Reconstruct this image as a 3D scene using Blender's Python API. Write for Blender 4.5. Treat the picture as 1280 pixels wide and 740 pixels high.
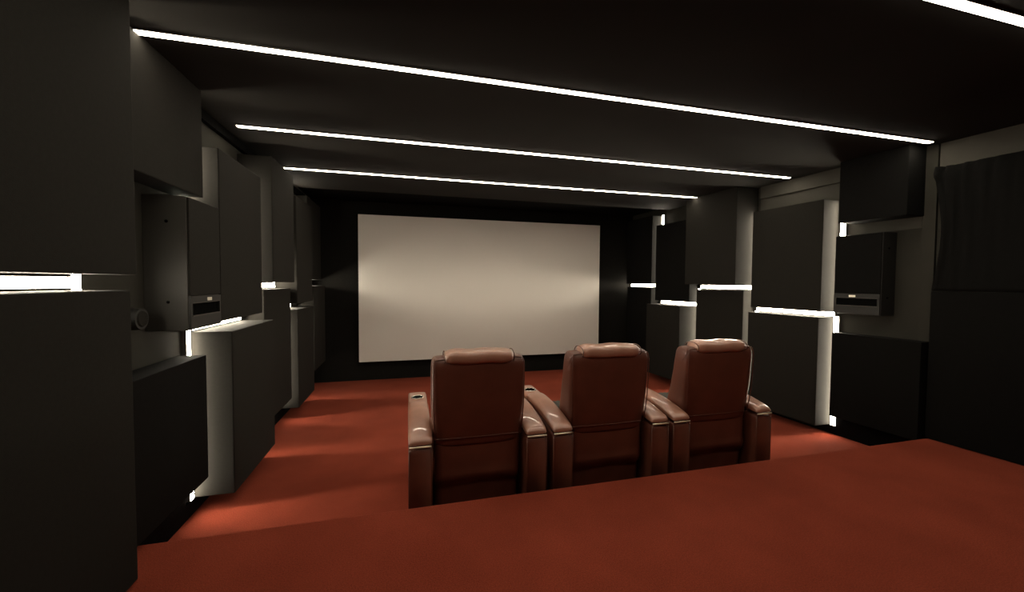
import bpy, bmesh, math, random
from mathutils import Vector, Matrix
random.seed(4)
for o in list(bpy.data.objects): bpy.data.objects.remove(o)
C = bpy.context.scene.collection
S = bpy.context.scene
EYE = 1.57                      # camera height above the lower floor

# ---------------------------------------------------------------- camera
yaw, pit, rol = math.radians(14.823), math.radians(2.005), math.radians(.368)
cy, sy = math.cos(yaw), math.sin(yaw)
fw = Vector((sy*math.cos(pit), cy*math.cos(pit), -math.sin(pit)))
rt = Vector((cy, -sy, 0)); up = rt.cross(fw)
r2 = rt*math.cos(rol)+up*math.sin(rol); u2 = -rt*math.sin(rol)+up*math.cos(rol)
cam = bpy.data.cameras.new('camera'); co = bpy.data.objects.new('camera', cam); C.objects.link(co)
m = Matrix((( r2.x, u2.x, -fw.x, 0), (r2.y, u2.y, -fw.y, 0), (r2.z, u2.z, -fw.z, EYE), (0, 0, 0, 1)))
co.matrix_world = m
cam.sensor_width = 36; cam.lens = 492.93/1280*36; cam.clip_start = .02
S.camera = co

# ---------------------------------------------------------------- world, exposure, lamp strength
w = bpy.data.worlds.new('world'); S.world = w; w.use_nodes = True
w.node_tree.nodes['Background'].inputs[0].default_value = (.9, .8, .7, 1)
w.node_tree.nodes['Background'].inputs[1].default_value = 0.0
S.view_settings.view_transform = 'Standard'; S.view_settings.look = 'None'
S.view_settings.gamma = 1; S.view_settings.use_curve_mapping = False
S.view_settings.exposure = 0.0
WALL_LED = 76.0                 # radiance of the diffusers in the wall gaps
CEIL_LED = 33.0                  # radiance of the ceiling strips
LEDCOL = (1.0, .885, .70)

# ---------------------------------------------------------------- materials
def mat(name, col, rough=.9, bump=None, vary=None, spec=.3, metal=0, sheen=0, coat=0):
    m = bpy.data.materials.new(name); m.use_nodes = True
    nt = m.node_tree; b = nt.nodes['Principled BSDF']
    b.inputs['Base Color'].default_value = (*col, 1); b.inputs['Roughness'].default_value = rough
    b.inputs['Specular IOR Level'].default_value = spec; b.inputs['Metallic'].default_value = metal
    b.inputs['Sheen Weight'].default_value = sheen; b.inputs['Coat Weight'].default_value = coat
    tc = nt.nodes.new('ShaderNodeTexCoord')
    if vary:
        sc, amt = vary
        n = nt.nodes.new('ShaderNodeTexNoise'); n.inputs['Scale'].default_value = sc; n.inputs['Detail'].default_value = 5
        nt.links.new(tc.outputs['Object'], n.inputs['Vector'])
        r = nt.nodes.new('ShaderNodeValToRGB')
        r.color_ramp.elements[0].position = .3; r.color_ramp.elements[1].position = .7
        r.color_ramp.elements[0].color = (*[c*(1-amt) for c in col], 1)
        r.color_ramp.elements[1].color = (*[min(1, c*(1+amt)) for c in col], 1)
        nt.links.new(n.outputs['Fac'], r.inputs['Fac']); nt.links.new(r.outputs['Color'], b.inputs['Base Color'])
    if bump:
        kind, sc, st, dist = bump
        n = nt.nodes.new('ShaderNodeTexVoronoi' if kind == 'v' else 'ShaderNodeTexNoise'); n.inputs['Scale'].default_value = sc
        nt.links.new(tc.outputs['Object'], n.inputs['Vector'])
        bp = nt.nodes.new('ShaderNodeBump'); bp.inputs['Strength'].default_value = st; bp.inputs['Distance'].default_value = dist
        nt.links.new(n.outputs[0], bp.inputs['Height']); nt.links.new(bp.outputs[0], b.inputs['Normal'])
    return m
def emis(name, strength, col=LEDCOL):
    m = bpy.data.materials.new(name); m.use_nodes = True; nt = m.node_tree; nt.nodes.clear()
    e = nt.nodes.new('ShaderNodeEmission'); o = nt.nodes.new('ShaderNodeOutputMaterial')
    e.inputs[0].default_value = (*col, 1); e.inputs[1].default_value = strength
    nt.links.new(e.outputs[0], o.inputs[0]); return m

M = dict(
    fabric=mat('charcoal acoustic fabric', (.0132, .0122, .0103), .95, ('n', 420, .25, .002), (60, .10), spec=.15),
    black=mat('black velvet', (.004, .004, .004), 1, ('n', 300, .2, .002), (30, .2), spec=.05),
    blackcloth=mat('black cloth panel', (.0045, .0043, .0040), .95, ('n', 300, .2, .002), (30, .15), spec=.1),
    frontw=mat('black front wall fabric', (.0105, .0100, .0090), .95, ('n', 300, .2, .002), (30, .15), spec=.1),
    wallp_lit=mat('wall paint lit tone', (.055, .052, .044), .85, ('n', 90, .15, .002), (3, .12), spec=.2),  # lit copy of the wall paint, strip light put into the colour
    wallp=mat('dark wall paint', (.026, .0245, .0195), .85, ('n', 90, .15, .002), (3, .12), spec=.2),
    ceil=mat('black ceiling fabric', (.012, .011, .009), .9, ('n', 260, .2, .002), (2.5, .12), spec=.2),
    screen=mat('white screen fabric', (.77, .745, .695), .9, ('n', 500, .05, .001), None, spec=.1),
    profile=mat('grey aluminium channel', (.35, .34, .32), .45, None, None, spec=.5, metal=.7),
    cabinet=mat('satin grey cabinet', (.036, .034, .029), .55, ('n', 150, .08, .001), (8, .06), spec=.4),
    baffle=mat('dark grey baffle', (.013, .0125, .0115), .6, ('n', 200, .1, .001), None, spec=.35),
    void=mat('black port', (.004, .004, .004), 1, None, None, spec=0),
    badge=mat('pale metal badge', (.75, .72, .62), .3, None, None, spec=.5, metal=.6),
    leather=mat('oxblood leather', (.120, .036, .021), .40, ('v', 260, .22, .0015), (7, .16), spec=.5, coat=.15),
    leathersheen=mat('oxblood leather with painted sheen', (.36, .170, .115), .34, ('v', 240, .20, .0015), (9, .14), spec=.8, coat=.6),  # same leather, overhead sheen painted in as a paler base colour
    welt=mat('leather welt', (.105, .034, .020), .40, None, None, spec=.5),
    brass=mat('pale gold metal', (.90, .80, .60), .38, None, None, spec=.8, metal=.75),
    chrome=mat('steel', (.7, .68, .64), .25, None, None, metal=1),
    throw=mat('grey ribbed cloth', (.070, .070, .062), .9, ('n', 180, .4, .003), (30, .25), spec=.1),
    rail=mat('black plastic', (.012, .012, .012), .5, None, None, spec=.3),
)
M['led'] = emis('wall led diffuser', WALL_LED)
M['cled'] = emis('ceiling led diffuser', CEIL_LED)
def carpet():
    m = mat('rust red carpet', (.27, .036, .019), 1, None, None, spec=.05, sheen=.15)
    nt = m.node_tree; b = nt.nodes['Principled BSDF']; tc = nt.nodes.new('ShaderNodeTexCoord')
    b.inputs['Sheen Roughness'].default_value = .5; b.inputs['Sheen Tint'].default_value = (.8, .3, .2, 1)
    def noise(sc, det=3):
        n = nt.nodes.new('ShaderNodeTexNoise'); n.inputs['Scale'].default_value = sc; n.inputs['Detail'].default_value = det
        nt.links.new(tc.outputs['Object'], n.inputs['Vector']); return n
    a, f = noise(2.2, 6), noise(160, 2)
    r = nt.nodes.new('ShaderNodeValToRGB'); r.color_ramp.elements[0].position = .35; r.color_ramp.elements[1].position = .65
    r.color_ramp.elements[0].color = (.200, .034, .0180, 1); r.color_ramp.elements[1].color = (.245, .043, .0225, 1)
    nt.links.new(a.outputs['Fac'], r.inputs['Fac'])
    r3 = nt.nodes.new('ShaderNodeValToRGB'); r3.color_ramp.elements[0].position = .3; r3.color_ramp.elements[1].position = .7
    r3.color_ramp.elements[0].color = (.7, .7, .7, 1); r3.color_ramp.elements[1].color = (1.15, 1.15, 1.15, 1)
    nt.links.new(f.outputs['Fac'], r3.inputs['Fac'])
    mx = nt.nodes.new('ShaderNodeMix'); mx.data_type = 'RGBA'; mx.blend_type = 'MULTIPLY'; mx.inputs[0].default_value = 1
    nt.links.new(r.outputs['Color'], mx.inputs[6]); nt.links.new(r3.outputs['Color'], mx.inputs[7])
    nt.links.new(mx.outputs[2], b.inputs['Base Color'])
    h = noise(240, 2); bp = nt.nodes.new('ShaderNodeBump'); bp.inputs['Strength'].default_value = .5; bp.inputs['Distance'].default_value = .004
    nt.links.new(h.outputs['Fac'], bp.inputs['Height']); nt.links.new(bp.outputs[0], b.inputs['Normal'])
    return m
M['carpet'] = carpet()

# ---------------------------------------------------------------- helpers
def link(name, bm, material, parent=None, smooth=False, bevel=0, seg=2):
    if bevel:
        bmesh.ops.bevel(bm, geom=list(bm.edges), offset=bevel, segments=seg, affect='EDGES', profile=.6)
    bmesh.ops.recalc_face_normals(bm, faces=bm.faces)
    me = bpy.data.meshes.new(name); bm.to_mesh(me); bm.free()
    if smooth:
        for p in me.polygons: p.use_smooth = True
    me.materials.append(material)
    o = bpy.data.objects.new(name, me); C.objects.link(o)
    if parent is not None: o.parent = parent
    return o
def tag(o, label, cat, group=None):
    o['label'] = label; o['category'] = cat
    if group: o['group'] = group
    return o
def struct(name, bm, material, parent=None, **k):
    o = link(name, bm, material, parent, **k)
    if parent is None: o['kind'] = 'structure'
    return o
def empty(name, loc, label, cat, group=None):
    o = bpy.data.objects.new(name, None); o.location = loc; o.empty_display_size = .1
    C.objects.link(o); return tag(o, label, cat, group)
def box(bm, x0, x1, y0, y1, z0, z1, fn=None):
    vs = []
    for z in (z0, z1):
        for (x, y) in ((x0, y0), (x1, y0), (x1, y1), (x0, y1)):
            vs.append(bm.verts.new(fn(x, y, z) if fn else (x, y, z)))
    for f in ((0,3,2,1), (4,5,6,7), (0,1,5,4), (1,2,6,5), (2,3,7,6), (3,0,4,7)): bm.faces.new([vs[i] for i in f])
    return bm
# The wall frames: d = distance out of the wall's LED plane into the room.
def RX(d, y): return 4.30-.073*(y-3.04)-d
def LX(d, y): return -1.385+d
def wallbox(side, d0, d1, y0, y1, z0, z1, origin=(0, 0, 0), bm=None):
    F = RX if side == 'right' else LX
    bm = bm or bmesh.new()
    ox, oy, oz = origin
    return box(bm, d0, d1, y0, y1, z0, z1, lambda d, y, z: (F(d, y)-ox, y-oy, z+EYE-oz))
FL, PF, CE = -1.57, -1.32, 1.20      # floor, platform, ceiling relative to the eye
FRONT = 6.60
WD = -.035                           # depth of the wall plane behind the LED faces

# ---------------------------------------------------------------- setting
struct('floor', box(bmesh.new(), -2.0, 5.2, 2.30, 7.0, -.12, 0), M['carpet'])
struct('platform', box(bmesh.new(), -2.0, 5.2, -3.2, 2.33, -.12, EYE+PF), M['carpet'], bevel=.012, seg=3)
struct('ceiling', box(bmesh.new(), -2.0, 5.2, -3.2, 5.64, EYE+CE, EYE+CE+.2), M['ceil'])
struct('ceiling', box(bmesh.new(), -2.0, 5.2, 5.64, 7.0, EYE+CE+.05, EYE+CE+.2), M['black'])
struct('wall_left', wallbox('left', -.3, WD, -3.2, 7.0, FL, CE+.1), M['wallp'])
struct('wall_right', wallbox('right', -.3, WD, -3.2, 7.0, FL, CE+.1), M['wallp'])
struct('wall_front', box(bmesh.new(), -2.0, 5.2, FRONT, FRONT+.3, 0, EYE+CE+.15), M['frontw'])
struct('wall_back', box(bmesh.new(), -2.0, 5.2, -3.3, -3.0, 0, EYE+CE+.1), M['blackcloth'])
struct('baseboard_left', wallbox('left', WD, -.012, 2.33, FRONT, FL, FL+.10), M['black'], bevel=.003)
struct('baseboard_left', wallbox('left', WD, -.005, 2.335, 2.955, FL+.10, -1.27), M['black'])
struct('baseboard_right', wallbox('right', WD, -.005, 2.335, 3.05, FL+.10, -1.34), M['black'])
struct('baseboard_right', wallbox('right', WD, -.012, 2.33, FRONT, FL, FL+.10), M['black'], bevel=.003)
struct('trim_1', wallbox('right', WD, .0, 2.45, 3.98, 1.05, CE), M['wallp_lit'], bevel=.003)      # rail under the ceiling
struct('lit_wall_tone_1', wallbox('right', WD, -.030, 2.45, 4.0, .50, 1.05), M['wallp_lit'])                     # upper wall, its strip light painted in as a paler tone
struct('lit_wall_tone_2', wallbox('right', WD, -.030, .6, 2.35, .985, CE), M['wallp_lit'])  # wall above the drape, lit look painted in by paler colour
struct('trim_2', wallbox('right', WD, -.012, 2.352, 2.44, -.495, CE), M['wallp'], bevel=.003) # upright beside the drape
struct('trim_3', wallbox('left', WD, .0, 2.25, FRONT, 1.13, CE), M['black'], bevel=.003)

# ---------------------------------------------------------------- wall panels
PG_L, PG_R = 'fabric panels on the left wall', 'fabric panels on the right wall'
def panel(side, d, y0, y1, z0, z1, label, m='fabric', base=-.03, bev=.006):
    F = RX if side == 'right' else LX
    org = (F(base, y0), y0, z0+EYE)
    o = link('acoustic_panel', wallbox(side, base, d, y0, y1, z0, z1, org), M[m], bevel=bev)
    o.location = org
    return tag(o, label, 'panel', PG_L if side == 'left' else PG_R)
PB = FL+.11
panel('left', .235, .20, 2.10, .022, CE-.004, 'big charcoal panel nearest the camera on the left wall, above the bright strip')
panel('left', .235, .20, 2.055, -1.315, -.045, 'big charcoal panel nearest the camera on the left wall, below the bright strip', bev=.006)
panel('left', .125, 2.20, 2.96, .525, CE-.004, 'charcoal panel above the left speaker, reaching up to the ceiling')
panel('left', .130, 2.18, 2.945, -1.28, -.48, 'very dark low panel on the left wall beside the platform edge, under the speaker', m='blackcloth')
panel('left', .185, 3.03, 3.80, -.275, .87, 'charcoal panel joined to the front side of the left speaker')
panel('left', .235, 3.056, 3.905, -1.46, -.345, 'low charcoal panel with a pale lit side face, under the left speaker panel')
panel('left', .235, 3.92, 4.60, -.015, 1.09, 'tall upper charcoal panel at the left end of the third ceiling strip')
panel('left', .145, 3.968, 4.792, -1.30, -.082, 'recessed lower charcoal panel below the short bright strip on the left wall')
panel('left', .210, 4.80, 5.50, -.250, .93, 'upper charcoal panel on the left wall nearest the screen')
panel('left', .190, 4.90, 5.665, -1.44, -.325, 'lower charcoal panel near the screen with a narrow lit side face, left wall')
panel('left', .185, 5.735, 6.43, -1.20, -.068, 'short lower charcoal panel in the front left corner beside the screen')
panel('left', .105, 5.745, FRONT-.02, .015, 1.12, 'black upper panel in the front left corner above the light fan', m='fabric')

panel('right', .20, 2.43, 2.96, .60, CE-.004, 'black upper panel above the right speaker, under the end of the long ceiling strip', m='blackcloth')
panel('right', .10, 2.352, 3.052, -1.355, -.492, 'black lower panel below the right speaker', m='blackcloth')
panel('right', .20, 3.10, 3.895, -.283, .865, 'charcoal panel with a bright white side face, upper half, right wall')
panel('right', .20, 3.115, 3.925, -1.475, -.345, 'charcoal panel with a bright white side face, lower half, behind the right recliner')
panel('right', .30, 4.03, 4.87, -.012, CE-.004, 'deep grey upper panel at the right end of the third ceiling strip')
panel('right', .15, 4.045, 4.81, -1.46, -.085, 'lower charcoal panel directly behind the back of the right recliner')
panel('right', .30, 4.965, 5.705, -1.46, -.340, 'deep lower charcoal panel with a grey lit side, right wall beyond the middle recliner')
panel('right', .15, 4.95, 5.70, -.280, .945, 'black upper panel beside the small upright light near the screen', m='blackcloth')
panel('right', .17, 5.775, 6.46, -.012, 1.12, 'black upper panel in the front right corner beside the screen', m='blackcloth')
panel('right', .15, 5.80, 6.46, -1.30, -.072, 'black lower panel in the front right corner beside the screen', m='blackcloth')
panel('right', .045, .80, 2.335, PF+.004, -.055, 'black panel below the draped cloth at the right edge of the platform', m='blackcloth')

# ---------------------------------------------------------------- LED strips
def led_wall(side, y0, y1, z0, z1, label, half=.022):
    """vertical when y0 == y1, otherwise horizontal; the diffuser is proud of its channel"""
    F = RX if side == 'right' else LX
    if y0 == y1: a, b, c, d = y0-half, y0+half, z0, z1
    else: a, b, c, d = y0, y1, z0-half, z0+half
    org = (F(WD, a), a, c+EYE)
    t = empty('led_light_strip', org, label, 'light strip', 'light strips in the %s wall gaps' % side)
    link('aluminium_channel', wallbox(side, WD, -.0045, a-.002, b+.002, c-.002, d+.002, org), M['profile'], t)
    link('light_diffuser', wallbox(side, -.0045, .0, a, b, c, d, org), M['led'], t, bevel=.001, seg=1)
    for k in (0, 1):
        if y0 == y1: e = (a-.003, b+.003, (c-.006, d)[k], (c, d+.006)[k])
        else: e = ((a-.006, b)[k], (a, b+.006)[k], c-.003, d+.003)
        link('end_cap', wallbox(side, WD, .001, *e, org), M['profile'], t)
    return t
led_wall('left', 2.15, 2.15, .56, 1.06, 'upright light strip high behind the far edge of the big near left panel')
led_wall('left', 2.135, 2.135, -.14, .024, 'tiny upright light piece ending the bright strip at the left picture edge')
led_wall('left', .25, 2.105, -.013, 0, 'long bright horizontal strip at the left edge of the picture')
led_wall('left', 3.026, 3.026, -1.455, -.33, 'upright light strip in the gap under the left speaker', .019)
led_wall('left', 2.995, 2.995, .50, .93, 'short upright light strip above the left speaker, hidden by the panel edge')
led_wall('left', 3.07, 3.86, -.312, 0, 'horizontal strip below the fabric panel beside the left speaker')
led_wall('left', 3.89, 3.89, -.28, .90, 'upright light strip behind the far edge of the left speaker panel')
led_wall('left', 3.940, 3.940, -1.40, -.36, 'upright light strip behind the far edge of the low pale-sided panel', .017)
led_wall('left', 3.93, 4.715, -.048, 0, 'short bright horizontal strip in the middle of the left wall')
led_wall('left', 4.745, 4.745, -.074, .25, 'short upright light piece ending the bright strip in the middle of the left wall')
led_wall('left', 4.860, 4.860, -1.38, -.338, 'upright light strip low on the left wall before the last lit side face', .018)
led_wall('left', 4.885, 5.35, -.298, 0, 'horizontal strip mostly hidden in the gap of the left wall near the screen')
led_wall('left', 5.698, 5.698, -1.40, -.34, 'upright light strip low in the front left corner beside the short lower panel', .016)
led_wall('left', 5.44, 5.44, .945, 1.118, 'short upright light strip high in the front left corner', .03)
led_wall('left', 5.72, 6.36, -.03, 0, 'horizontal strip in the front left corner throwing light across the screen')

led_wall('right', 3.085, 3.085, -1.475, -.335, 'upright light strip on the right wall from the floor up to below the speaker')
led_wall('right', 3.052, 3.052, -.28, .85, 'upright light strip behind the right speaker')
led_wall('right', 3.10, 3.985, -.312, 0, 'long bright horizontal strip crossing the white-sided panel on the right wall')
led_wall('right', 3.985, 3.985, -.29, .86, 'upright light strip beside the deep grey upper right panel')
led_wall('right', 3.985, 3.985, -1.40, -.34, 'upright light strip behind the right recliner')
led_wall('right', 4.02, 4.89, -.048, 0, 'bright horizontal strip above the right recliner')
led_wall('right', 4.92, 4.92, -1.30, -.08, 'upright light strip in the gap between middle and right recliner')
led_wall('right', 4.94, 5.735, -.312, 0, 'bright horizontal strip right of the middle recliner, lower than its neighbours')
led_wall('right', 5.735, 5.735, -.28, 1.125, 'thin upright light strip with a small bright top near the screen')
led_wall('right', 5.76, 6.56, -.042, 0, 'short bright horizontal strip closest to the right side of the screen')

def led_ceiling(y, label, x0=-1.27):
    x1 = RX(.115, y); org = ((x0+x1)/2, y, EYE+CE)
    t = empty('ceiling_light_strip', org, label, 'light strip', 'light strips across the ceiling')
    L = (x1-x0)/2; ch = bmesh.new()
    for (a, b) in ((-.023, -.0195), (.0195, .023)): box(ch, -L, L, a, b, -.009, 0)
    link('aluminium_channel', ch, M['profile'], t)
    bm = box(bmesh.new(), -L, L, -.019, .019, -.0115, -.001)
    link('light_diffuser', bm, M['cled'], t)
    for s in (-1, 1):
        link('end_cap', box(bmesh.new(), *sorted((s*L, s*(L+.006))), -.023, .023, -.009, 0), M['profile'], t)
led_ceiling(1.176, 'ceiling strip nearest the camera, cut off by the top right corner')
led_ceiling(2.34, 'longest full ceiling strip, nearest of the three whole ones')
led_ceiling(3.533, 'middle one of the three whole ceiling strips')
led_ceiling(4.692, 'ceiling strip nearest the screen')

# ---------------------------------------------------------------- screen
scr = empty('projection_screen', (1.31, 6.52, EYE-1.26), 'large white projection screen filled with a soft lens-shaped glow on the black front wall', 'screen')
sx0, sx1, sz0, sz1 = -.735, 3.355, -1.262, 1.030
link('screen_surface', box(bmesh.new(), sx0-1.31, sx1-1.31, -.012, 0, sz0+1.26, sz1+1.26), M['screen'], scr)
fr = bmesh.new()
for (a, b, c, d) in ((sx0, sx1, sz0, sz0+.05), (sx0, sx1, sz1-.05, sz1), (sx0, sx0+.05, sz0+.05, sz1-.05), (sx1-.05, sx1, sz0+.05, sz1-.05)):
    box(fr, a-1.31, b-1.31, .002, .078, c+1.26, d+1.26)
link('mounting_frame', fr, M['rail'], scr)

# ---------------------------------------------------------------- wall speakers
def speaker(side, d, y0, y1, z0, z1, label, disc=None):
    F = RX if side == 'right' else LX
    org = (F(WD, y0), y0, z0+EYE)
    W = lambda *a: wallbox(side, *a, org)
    t = empty('wall_speaker', org, label, 'speaker', 'speakers on the side walls')
    dd = d-.012
    link('cabinet', W(WD, dd, y0, y1, z0, z1), M['cabinet' if side == 'left' else 'baffle'], t, bevel=.003)
    zs0, zs1 = z0+.085, z0+.155          # port slot
    zt = z0+.20
    link('grille', W(dd, d, y0+.004, y1-.002, zt, z1-.004), M['fabric' if side == 'left' else 'blackcloth'], t, bevel=.004)
    bm = bmesh.new()                     # lower baffle around the slot
    F4 = ((y0+.004, y1-.002, z0+.004, zs0), (y0+.004, y1-.002, zs1, zt-.003), (y0+.004, y0+.022, zs0, zs1), (y1-.022, y1-.002, zs0, zs1))
    for a in F4: wallbox(side, dd, d+.001, *a, org, bm)
    bf = link('lower_baffle', bm, M['baffle'], t)
    link('port_slot', W(dd, dd+.002, y0+.022, y1-.022, zs0, zs1), M['void'], bf)
    lip = bmesh.new()
    for a in ((y0+.02, y1-.02, zs0-.006, zs0), (y0+.02, y1-.02, zs1, zs1+.004), (y1-.024, y1-.020, zs0, zs1)): wallbox(side, d+.001, d+.004, *a, org, lip)
    link('slot_lip', lip, M['cabinet'], bf)
    ym = (y0+y1)/2+.03
    link('badge', W(d+.001, d+.005, ym-.028, ym+.028, zs1+.010, zs1+.030), M['badge'], bf, bevel=.002, seg=1)
    for (dz) in (.165, .62):             # two bolts on the side that faces the camera
        bm = bmesh.new(); x = F(d*.42, y0)-org[0]
        bmesh.ops.create_cone(bm, cap_ends=True, segments=12, radius1=.009, radius2=.006, depth=.008,
                              matrix=Matrix.Translation((x, -.003, dz)) @ Matrix.Rotation(math.radians(90), 4, 'X'))
        link('bolt', bm, M['void'], t)
    return t
speaker('left', .185, 2.645, 3.024, -.290, .475, 'grey speaker cabinet with black port slot on the left wall')
speaker('right', .15, 2.625, 3.012, -.288, .480, 'dark speaker cabinet with small badge on the right wall beside the drape')

# round cap on the left wall just before the speaker
cap = empty('cable_outlet', (LX(WD, 2.495), 2.495, EYE-.205), 'round dark outlet on the left wall in the shadow before the speaker', 'outlet')
bm = bmesh.new()
bmesh.ops.create_cone(bm, cap_ends=True, segments=28, radius1=.062, radius2=.056, depth=.07, matrix=Matrix.Translation((.035, 0, 0)) @ Matrix.Rotation(math.radians(90), 4, 'Y'))
link('outlet_body', bm, M['baffle'], cap)
bm = bmesh.new()
bmesh.ops.create_cone(bm, cap_ends=True, segments=28, radius1=.044, radius2=.038, depth=.008, matrix=Matrix.Translation((.073, 0, 0)) @ Matrix.Rotation(math.radians(90), 4, 'Y'))
link('outlet_centre', bm, M['fabric'], cap)

# ---------------------------------------------------------------- draped cloth on the right wall
def drape():
    bm = bmesh.new(); NY, NZ = 80, 34; y1, y0 = 2.335, .85
    org = (RX(0, y1), y1, EYE-.05)
    def P(i, j, back):
        u, v = i/NY, j/NZ                       # u from the far edge towards the camera, v upwards
        z = -.050+v*1.038
        e = .05*math.sin(math.pi*min(1, v*1.05))*max(0, 1-u*9)      # far edge pulls in between its two tacks
        y = y1-(y1-y0)*u-e
        fold = math.exp(-u*7)*(.018*math.sin(u*95+v*3.2)+.012*math.sin(u*160-v*5))*(.4+.9*v)
        d = .040+fold+.006*math.sin(u*17+v*4)+.004*math.sin(v*9+u*5)
        if v > .93: d -= .02*(v-.93)/.07
        if u < .02 and v > .9: d += .022; z += .006
        return Vector((RX(d-(.010 if back else 0), y)-org[0], y-org[1], z+EYE-org[2]))
    g = [[[bm.verts.new(P(i, j, b)) for j in range(NZ+1)] for i in range(NY+1)] for b in (0, 1)]
    for b in (0, 1):
        for i in range(NY):
            for j in range(NZ): bm.faces.new((g[b][i][j], g[b][i+1][j], g[b][i+1][j+1], g[b][i][j+1]))
    for i in range(NY):
        bm.faces.new((g[0][i][0], g[0][i+1][0], g[1][i+1][0], g[1][i][0])); bm.faces.new((g[0][i][NZ], g[0][i+1][NZ], g[1][i+1][NZ], g[1][i][NZ]))
    for j in range(NZ):
        bm.faces.new((g[0][0][j], g[0][0][j+1], g[1][0][j+1], g[1][0][j])); bm.faces.new((g[0][NY][j], g[0][NY][j+1], g[1][NY][j+1], g[1][NY][j]))
    o = link('draped_cloth', bm, M['blackcloth'], smooth=True); o.location = org
    tag(o, 'black cloth hung on the right wall with creases at its far edge', 'cloth')
drape()

# ---------------------------------------------------------------- recliners
def ring(n, hx, hy, ex):
    out = []
    for k in range(n):
        a = 2*math.pi*k/n; c, s = math.cos(a), math.sin(a)
        out.append((hx*math.copysign(abs(c)**(2/ex), c), hy*math.copysign(abs(s)**(2/ex), s)))
    return out
def loft(secs, n=36, cap=True):
    """secs: list of functions/lists of Vectors, one closed ring each"""
    bm = bmesh.new(); rs = [[bm.verts.new(p) for p in s] for s in secs]
    for a, b in zip(rs, rs[1:]):
        for k in range(len(a)): bm.faces.new((a[k], a[(k+1) % len(a)], b[(k+1) % len(a)], b[k]))
    if cap: bm.faces.new(list(reversed(rs[0]))); bm.faces.new(rs[-1])
    return bm
def tube(bm, pts, r, n=8):
    P = [Vector(p) for p in pts]; rs = []
    for i, p in enumerate(P):
        t = (P[min(i+1, len(P)-1)]-P[max(i-1, 0)]).normalized()
        a = t.cross(Vector((.3, .9, .2))).normalized(); b = t.cross(a)
        rs.append([bm.verts.new(p+r*(a*math.cos(2*math.pi*k/n)+b*math.sin(2*math.pi*k/n))) for k in range(n)])
    for u, v in zip(rs, rs[1:]):
        for k in range(n): bm.faces.new((u[k], u[(k+1) % n], v[(k+1) % n], v[k]))
    bm.faces.new(rs[0]); bm.faces.new(rs[-1])
    return bm
def lerp(tab, t):
    for (a, va), (b, vb) in zip(tab, tab[1:]):
        if t <= b:
            s = (t-a)/(b-a) if b > a else 0; s = max(0, s)
            return tuple(p+(q-p)*s for p, q in zip(va, vb))
    return tab[-1][1]
def subsurf(o, lv=1):
    md = o.modifiers.new('subdivision', 'SUBSURF'); md.levels = lv; md.render_levels = lv

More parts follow.
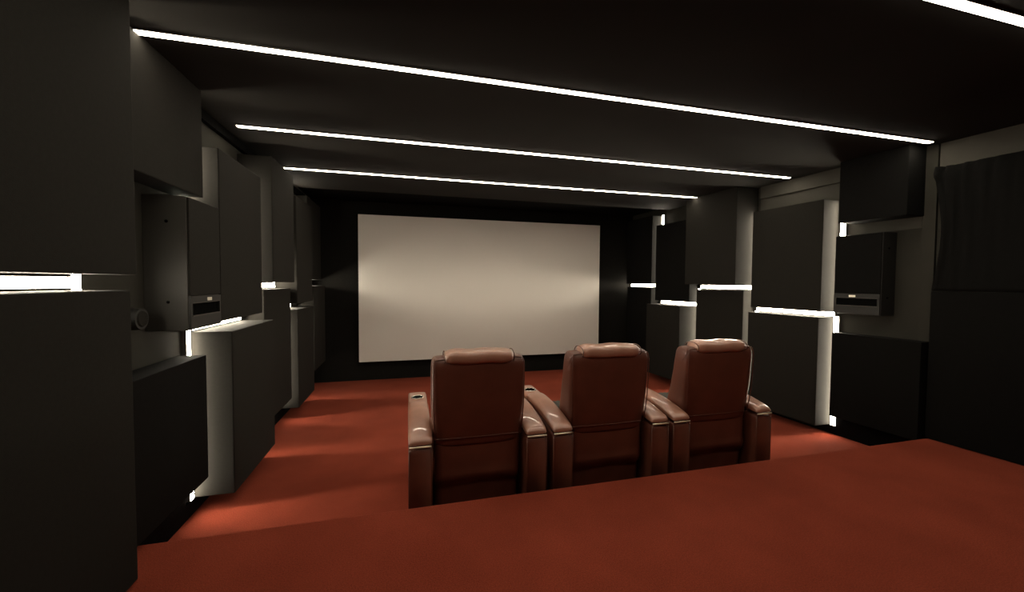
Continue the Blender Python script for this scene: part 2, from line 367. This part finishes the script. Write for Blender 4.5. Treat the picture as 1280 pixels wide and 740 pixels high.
CW = .89                             # overall chair width; origin = rear centre on the floor
def make_chair(loc, label):
    t = empty('recliner_armchair', loc, label, 'recliner', 'recliners facing the screen')
    # --- backrest shell, z -> (half width, rear y, front y)
    tab = [(.50, (.285, .085, .33)), (.56, (.290, .075, .335)), (.64, (.296, .060, .32)), (.75, (.302, .048, .27)), (.88, (.304, .040, .235)),
           (1.00, (.304, .035, .21)), (1.045, (.303, .036, .20)), (1.072, (.298, .045, .190)), (1.088, (.288, .060, .175)), (1.094, (.270, .082, .155))]
    secs = []
    zs = [.50, .53, .56, .60, .66, .72, .78, .84, .90, .96, 1.01, 1.045, 1.062, 1.075, 1.086, 1.092, 1.094]
    for i, z in enumerate(zs):
        hx, ya, yb = lerp(tab, z)
        R = ring(48, hx, (yb-ya)/2, 7)
        wob = .0025*math.sin(z*55)
        secs.append([Vector((x*(1+(.004*math.sin(z*40) if abs(x) > hx*.9 else 0)), y+(ya+yb)/2-(.012*(1-(x/hx)**2) if y < 0 else 0)+wob*(abs(x) > hx*.8), z)) for x, y in R])
    br = link('backrest', loft(secs), M['leather'], t, smooth=True); subsurf(br)
    # welts along the rear outline of the back
    pts = []
    for z in [.57, .66, .75, .85, .95, 1.03, 1.055, 1.07]:
        hx, ya, yb = lerp(tab, z); pts.append((-hx*.965, ya+.002, z))
    top = [(-.283, .050, 1.079), (-.24, .050, 1.083), (0, .040, 1.084), (.24, .050, 1.083), (.283, .050, 1.079)]
    full = pts+top+[(-x, y, z) for x, y, z in reversed(pts)]
    link('rear_welt', tube(bmesh.new(), full, .0035), M['welt'], br, smooth=True)
    # gathered leather shoulders
    for s in (-1, 1):
        bm = bmesh.new()
        for k in range(4):
            a = k*.012
            tube(bm, [(s*(.286-a*.6), .052+a, 1.074), (s*(.300-a*.2), .062+a, 1.050-a*.3), (s*.304, .070+a, 1.015-a)], .0022, 6)
        link('shoulder_pleat', bm, M['leather'], br, smooth=True)
    # headrest pillow: a soft bar laid over the top, slightly ribbed
    secs = []
    N = 26
    for i in range(N+1):
        u = -1+2*i/N; x = u*.226
        e = max(.0, 1-abs(u)**9)
        sc = .55+.45*e
        R = ring(36, 1, 1, 2.7); ringp = []
        for a, b in R:
            yy = .098+a*.090*sc; zz = 1.088+b*.049*sc
            if b > 0: zz += .0035*math.cos(a*15)*sc
            ringp.append(Vector((x, yy, zz+.003*math.sin(u*7))))
        secs.append(ringp)
    pl = link('head_pillow', loft(secs), M['leathersheen'], t, smooth=True); subsurf(pl)
    for s in (-1, 1):
        bm = bmesh.new()
        tube(bm, [(s*.222, .098+.076*math.cos(a), 1.088+.041*math.sin(a)) for a in [2*math.pi*k/18 for k in range(19)]], .003, 6)
        link('pillow_welt', bm, M['welt'], pl, smooth=True)
    # --- lower rear cover: hangs between the arms with a soft belly
    bm = bmesh.new(); NX, NZ = 22, 22
    g = []
    for i in range(NX+1):
        u = -1+2*i/NX; row = []
        for j in range(NZ+1):
            v = j/NZ; z = .565-.50*v
            y = .085-.014*math.sin(math.pi*min(1, v*1.15))*(1-u**4)+.004*math.sin(u*9+v*5)*v+.026*min(1, max(0, (v-.52-.05*u*u)/.08))-.008*math.exp(-((v-.48)/.06)**2)
            if abs(u) > .9: y += .03*(abs(u)-.9)/.1
            row.append((bm.verts.new((u*(.286-.012*v), y, z)), bm.verts.new((u*(.286-.012*v), y+.06, z))))
        g.append(row)
    for k in (0, 1):
        for i in range(NX):
            for j in range(NZ): bm.faces.new((g[i][j][k], g[i+1][j][k], g[i+1][j+1][k], g[i][j+1][k]))
    for i in range(NX):
        for j in (0, NZ): bm.faces.new((g[i][j][0], g[i+1][j][0], g[i+1][j][1], g[i][j][1]))
    for j in range(NZ):
        for i in (0, NX): bm.faces.new((g[i][j][0], g[i][j+1][0], g[i][j+1][1], g[i][j][1]))
    cov = link('rear_cover', bm, M['leather'], t, smooth=True)
    link('seam', tube(bmesh.new(), [(x, .070-.010*(1-(x/.28)**2), .572) for x in [-.28+.56*k/14 for k in range(15)]], .0035), M['welt'], cov, smooth=True)
    # --- seat, footrest, base
    secs = []
    for y, hz, sc in ((.26, .05, .93), (.28, .075, .98), (.40, .085, 1), (.62, .088, 1), (.78, .085, 1), (.84, .07, .98), (.87, .045, .93)):
        secs.append([Vector((a*.292*sc, y, .405+b*hz+(.012*(1-a*a) if b > 0 else 0))) for a, b in ring(32, 1, 1, 5)])
    s_ = link('seat', loft(secs), M['leathersheen'], t, smooth=True); subsurf(s_)
    link('footrest', box(bmesh.new(), -.275, .275, .845, .90, .08, .335), M['leather'], t, bevel=.018, seg=3, smooth=True)
    link('base', box(bmesh.new(), -.27, .27, .16, .84, .02, .32), M['leather'], t, bevel=.01)
    # --- arms
    for s in (-1, 1):
        cx = s*(CW/2-.0725); hw = .0715
        arc = [(0, .555), (.10, .565), (.25, .585), (.45, .598), (.65, .60), (.80, .592), (.90, .580)]
        def topz(y):
            for (a, za), (b, zb) in zip(arc, arc[1:]):
                if y <= b: return za+(zb-za)*(y-a)/(b-a)
            return arc[-1][1]
        # side body, a slab whose top follows the pad
        secs = []
        for y in (0, .012, .10, .25, .45, .65, .80, .888, .90):
            k = .94 if y in (0, .90) else 1
            z1 = topz(y)-.005; z0 = .015; zc, hz = (z0+z1)/2, (z1-z0)/2
            secs.append([Vector((cx+a*hw*k, y, zc+b*hz*(.985 if k < 1 else 1))) for a, b in ring(32, 1, 1, 10)])
        body = link('armrest', loft(secs), M['leather'], t, smooth=True)
        bm = bmesh.new()
        for e in (-1, 1): tube(bm, [(cx+e*hw*.95, .003, .03), (cx+e*hw*.95, .001, .30), (cx+e*hw*.95, .001, .55)], .0035, 6)
        link('corner_welt', bm, M['welt'], body, smooth=True)
        # bright metal line
        link('metal_trim', tube(bmesh.new(), [(cx-hw*.93, -.004, .5645), (cx, -.005, .5645), (cx+hw*.93, -.004, .5645)], .0055, 10), M['brass'], body, smooth=True)
        # pad
        secs = []
        for y, k, dz in ((-.004, .80, .012), (.002, .95, .003), (.02, 1.0, 0), (.06, 1.02, 0), (.15, 1.03, .0), (.30, 1.03, 0), (.45, 1.03, 0), (.585, 1.02, 0), (.60, .98, .004)):
            z0 = topz(max(0, y))+.010; th = .052-.010*(y < .01)+.03*min(1, max(0, y)/.22)*(1-.35*max(0, y)/.6)
            zc = z0+th/2
            secs.append([Vector((cx+a*hw*k, y, zc+b*(th/2-dz)-(.010*a*a if b > 0 else 0))) for a, b in ring(32, 1, 1, 4.2)])
        pad = link('arm_pad', loft(secs), M['leathersheen'], body, smooth=True); subsurf(pad)
        # fore part with the cup holder
        secs = []
        for y, k in ((.603, .97), (.615, 1.0), (.70, 1.0), (.86, 1.0), (.90, .97), (.915, .85)):
            z0 = topz(.6)+.0; z1 = .655+.0; zc, hz = (z0+z1)/2, (z1-z0)/2
            secs.append([Vector((cx+a*hw*k, y, zc+b*hz*(k if y > .89 else 1))) for a, b in ring(32, 1, 1, 6)])
        link('arm_front', loft(secs), M['leathersheen'], body, smooth=True)
        bm = bmesh.new(); prof = [(.046, 0), (.050, .004), (.046, .007), (.040, .005), (.038, -.03), (.0, -.03)]
        n = 28; rs = [[bm.verts.new((cx+r*math.cos(2*math.pi*k/n), .74+r*math.sin(2*math.pi*k/n), .657+z)) for k in range(n)] for r, z in prof[:-1]]
        for a, b in zip(rs, rs[1:]):
            for k in range(n): bm.faces.new((a[k], a[(k+1) % n], b[(k+1) % n], b[k]))
        bm.faces.new(rs[-1]); bm.faces.new(rs[0])
        link('cup_holder', bm, M['chrome'], body, smooth=True)
        bm = bmesh.new()
        bmesh.ops.create_cone(bm, cap_ends=True, segments=24, radius1=.0375, radius2=.0375, depth=.004, matrix=Matrix.Translation((cx, .74, .660)))
        link('cup_holder_well', bm, M['void'], body)
    return t
YB = 2.425
make_chair((.445, YB, 0), 'left recliner of the row of three red-brown leather chairs, nearest the left wall')
make_chair((1.375, YB, 0), 'middle recliner of the row, between the other two red-brown leather recliners')
make_chair((2.300, YB, 0), 'right recliner of the row of three, beside the lit panels of the right wall')

# grey ribbed cloths lying on two of the seats
def cloth_on_seat(x, label):
    bm = bmesh.new(); NX, NY = 30, 24; z0 = .503; org = Vector((x, YB+.62, z0))
    g = []
    for k in (0, 1):
        gg = []
        for i in range(NX+1):
            row = []
            for j in range(NY+1):
                u, v = -1+2*i/NX, -1+2*j/NY
                px = u*.21*(1-.08*v*v); py = v*.19*(1-.06*u*u)
                h = .035*(1-abs(u)**6)*(1-abs(v)**6)+.005*math.cos(u*34+v*2)
                row.append(bm.verts.new((px, py, (h+.008) if k == 0 else 0)))
            gg.append(row)
        g.append(gg)
    for k in (0, 1):
        for i in range(NX):
            for j in range(NY): bm.faces.new((g[k][i][j], g[k][i+1][j], g[k][i+1][j+1], g[k][i][j+1]))
    for i in range(NX):
        for j in (0, NY): bm.faces.new((g[0][i][j], g[0][i+1][j], g[1][i+1][j], g[1][i][j]))
    for j in range(NY):
        for i in (0, NX): bm.faces.new((g[0][i][j], g[0][i][j+1], g[1][i][j+1], g[1][i][j]))
    o = link('folded_cloth', bm, M['throw'], smooth=True); o.location = org
    tag(o, label, 'cloth', 'grey cloths on the recliner seats')
cloth_on_seat(1.345, 'grey ribbed cloth on the seat of the middle recliner')
cloth_on_seat(2.270, 'grey ribbed cloth on the seat of the right recliner')
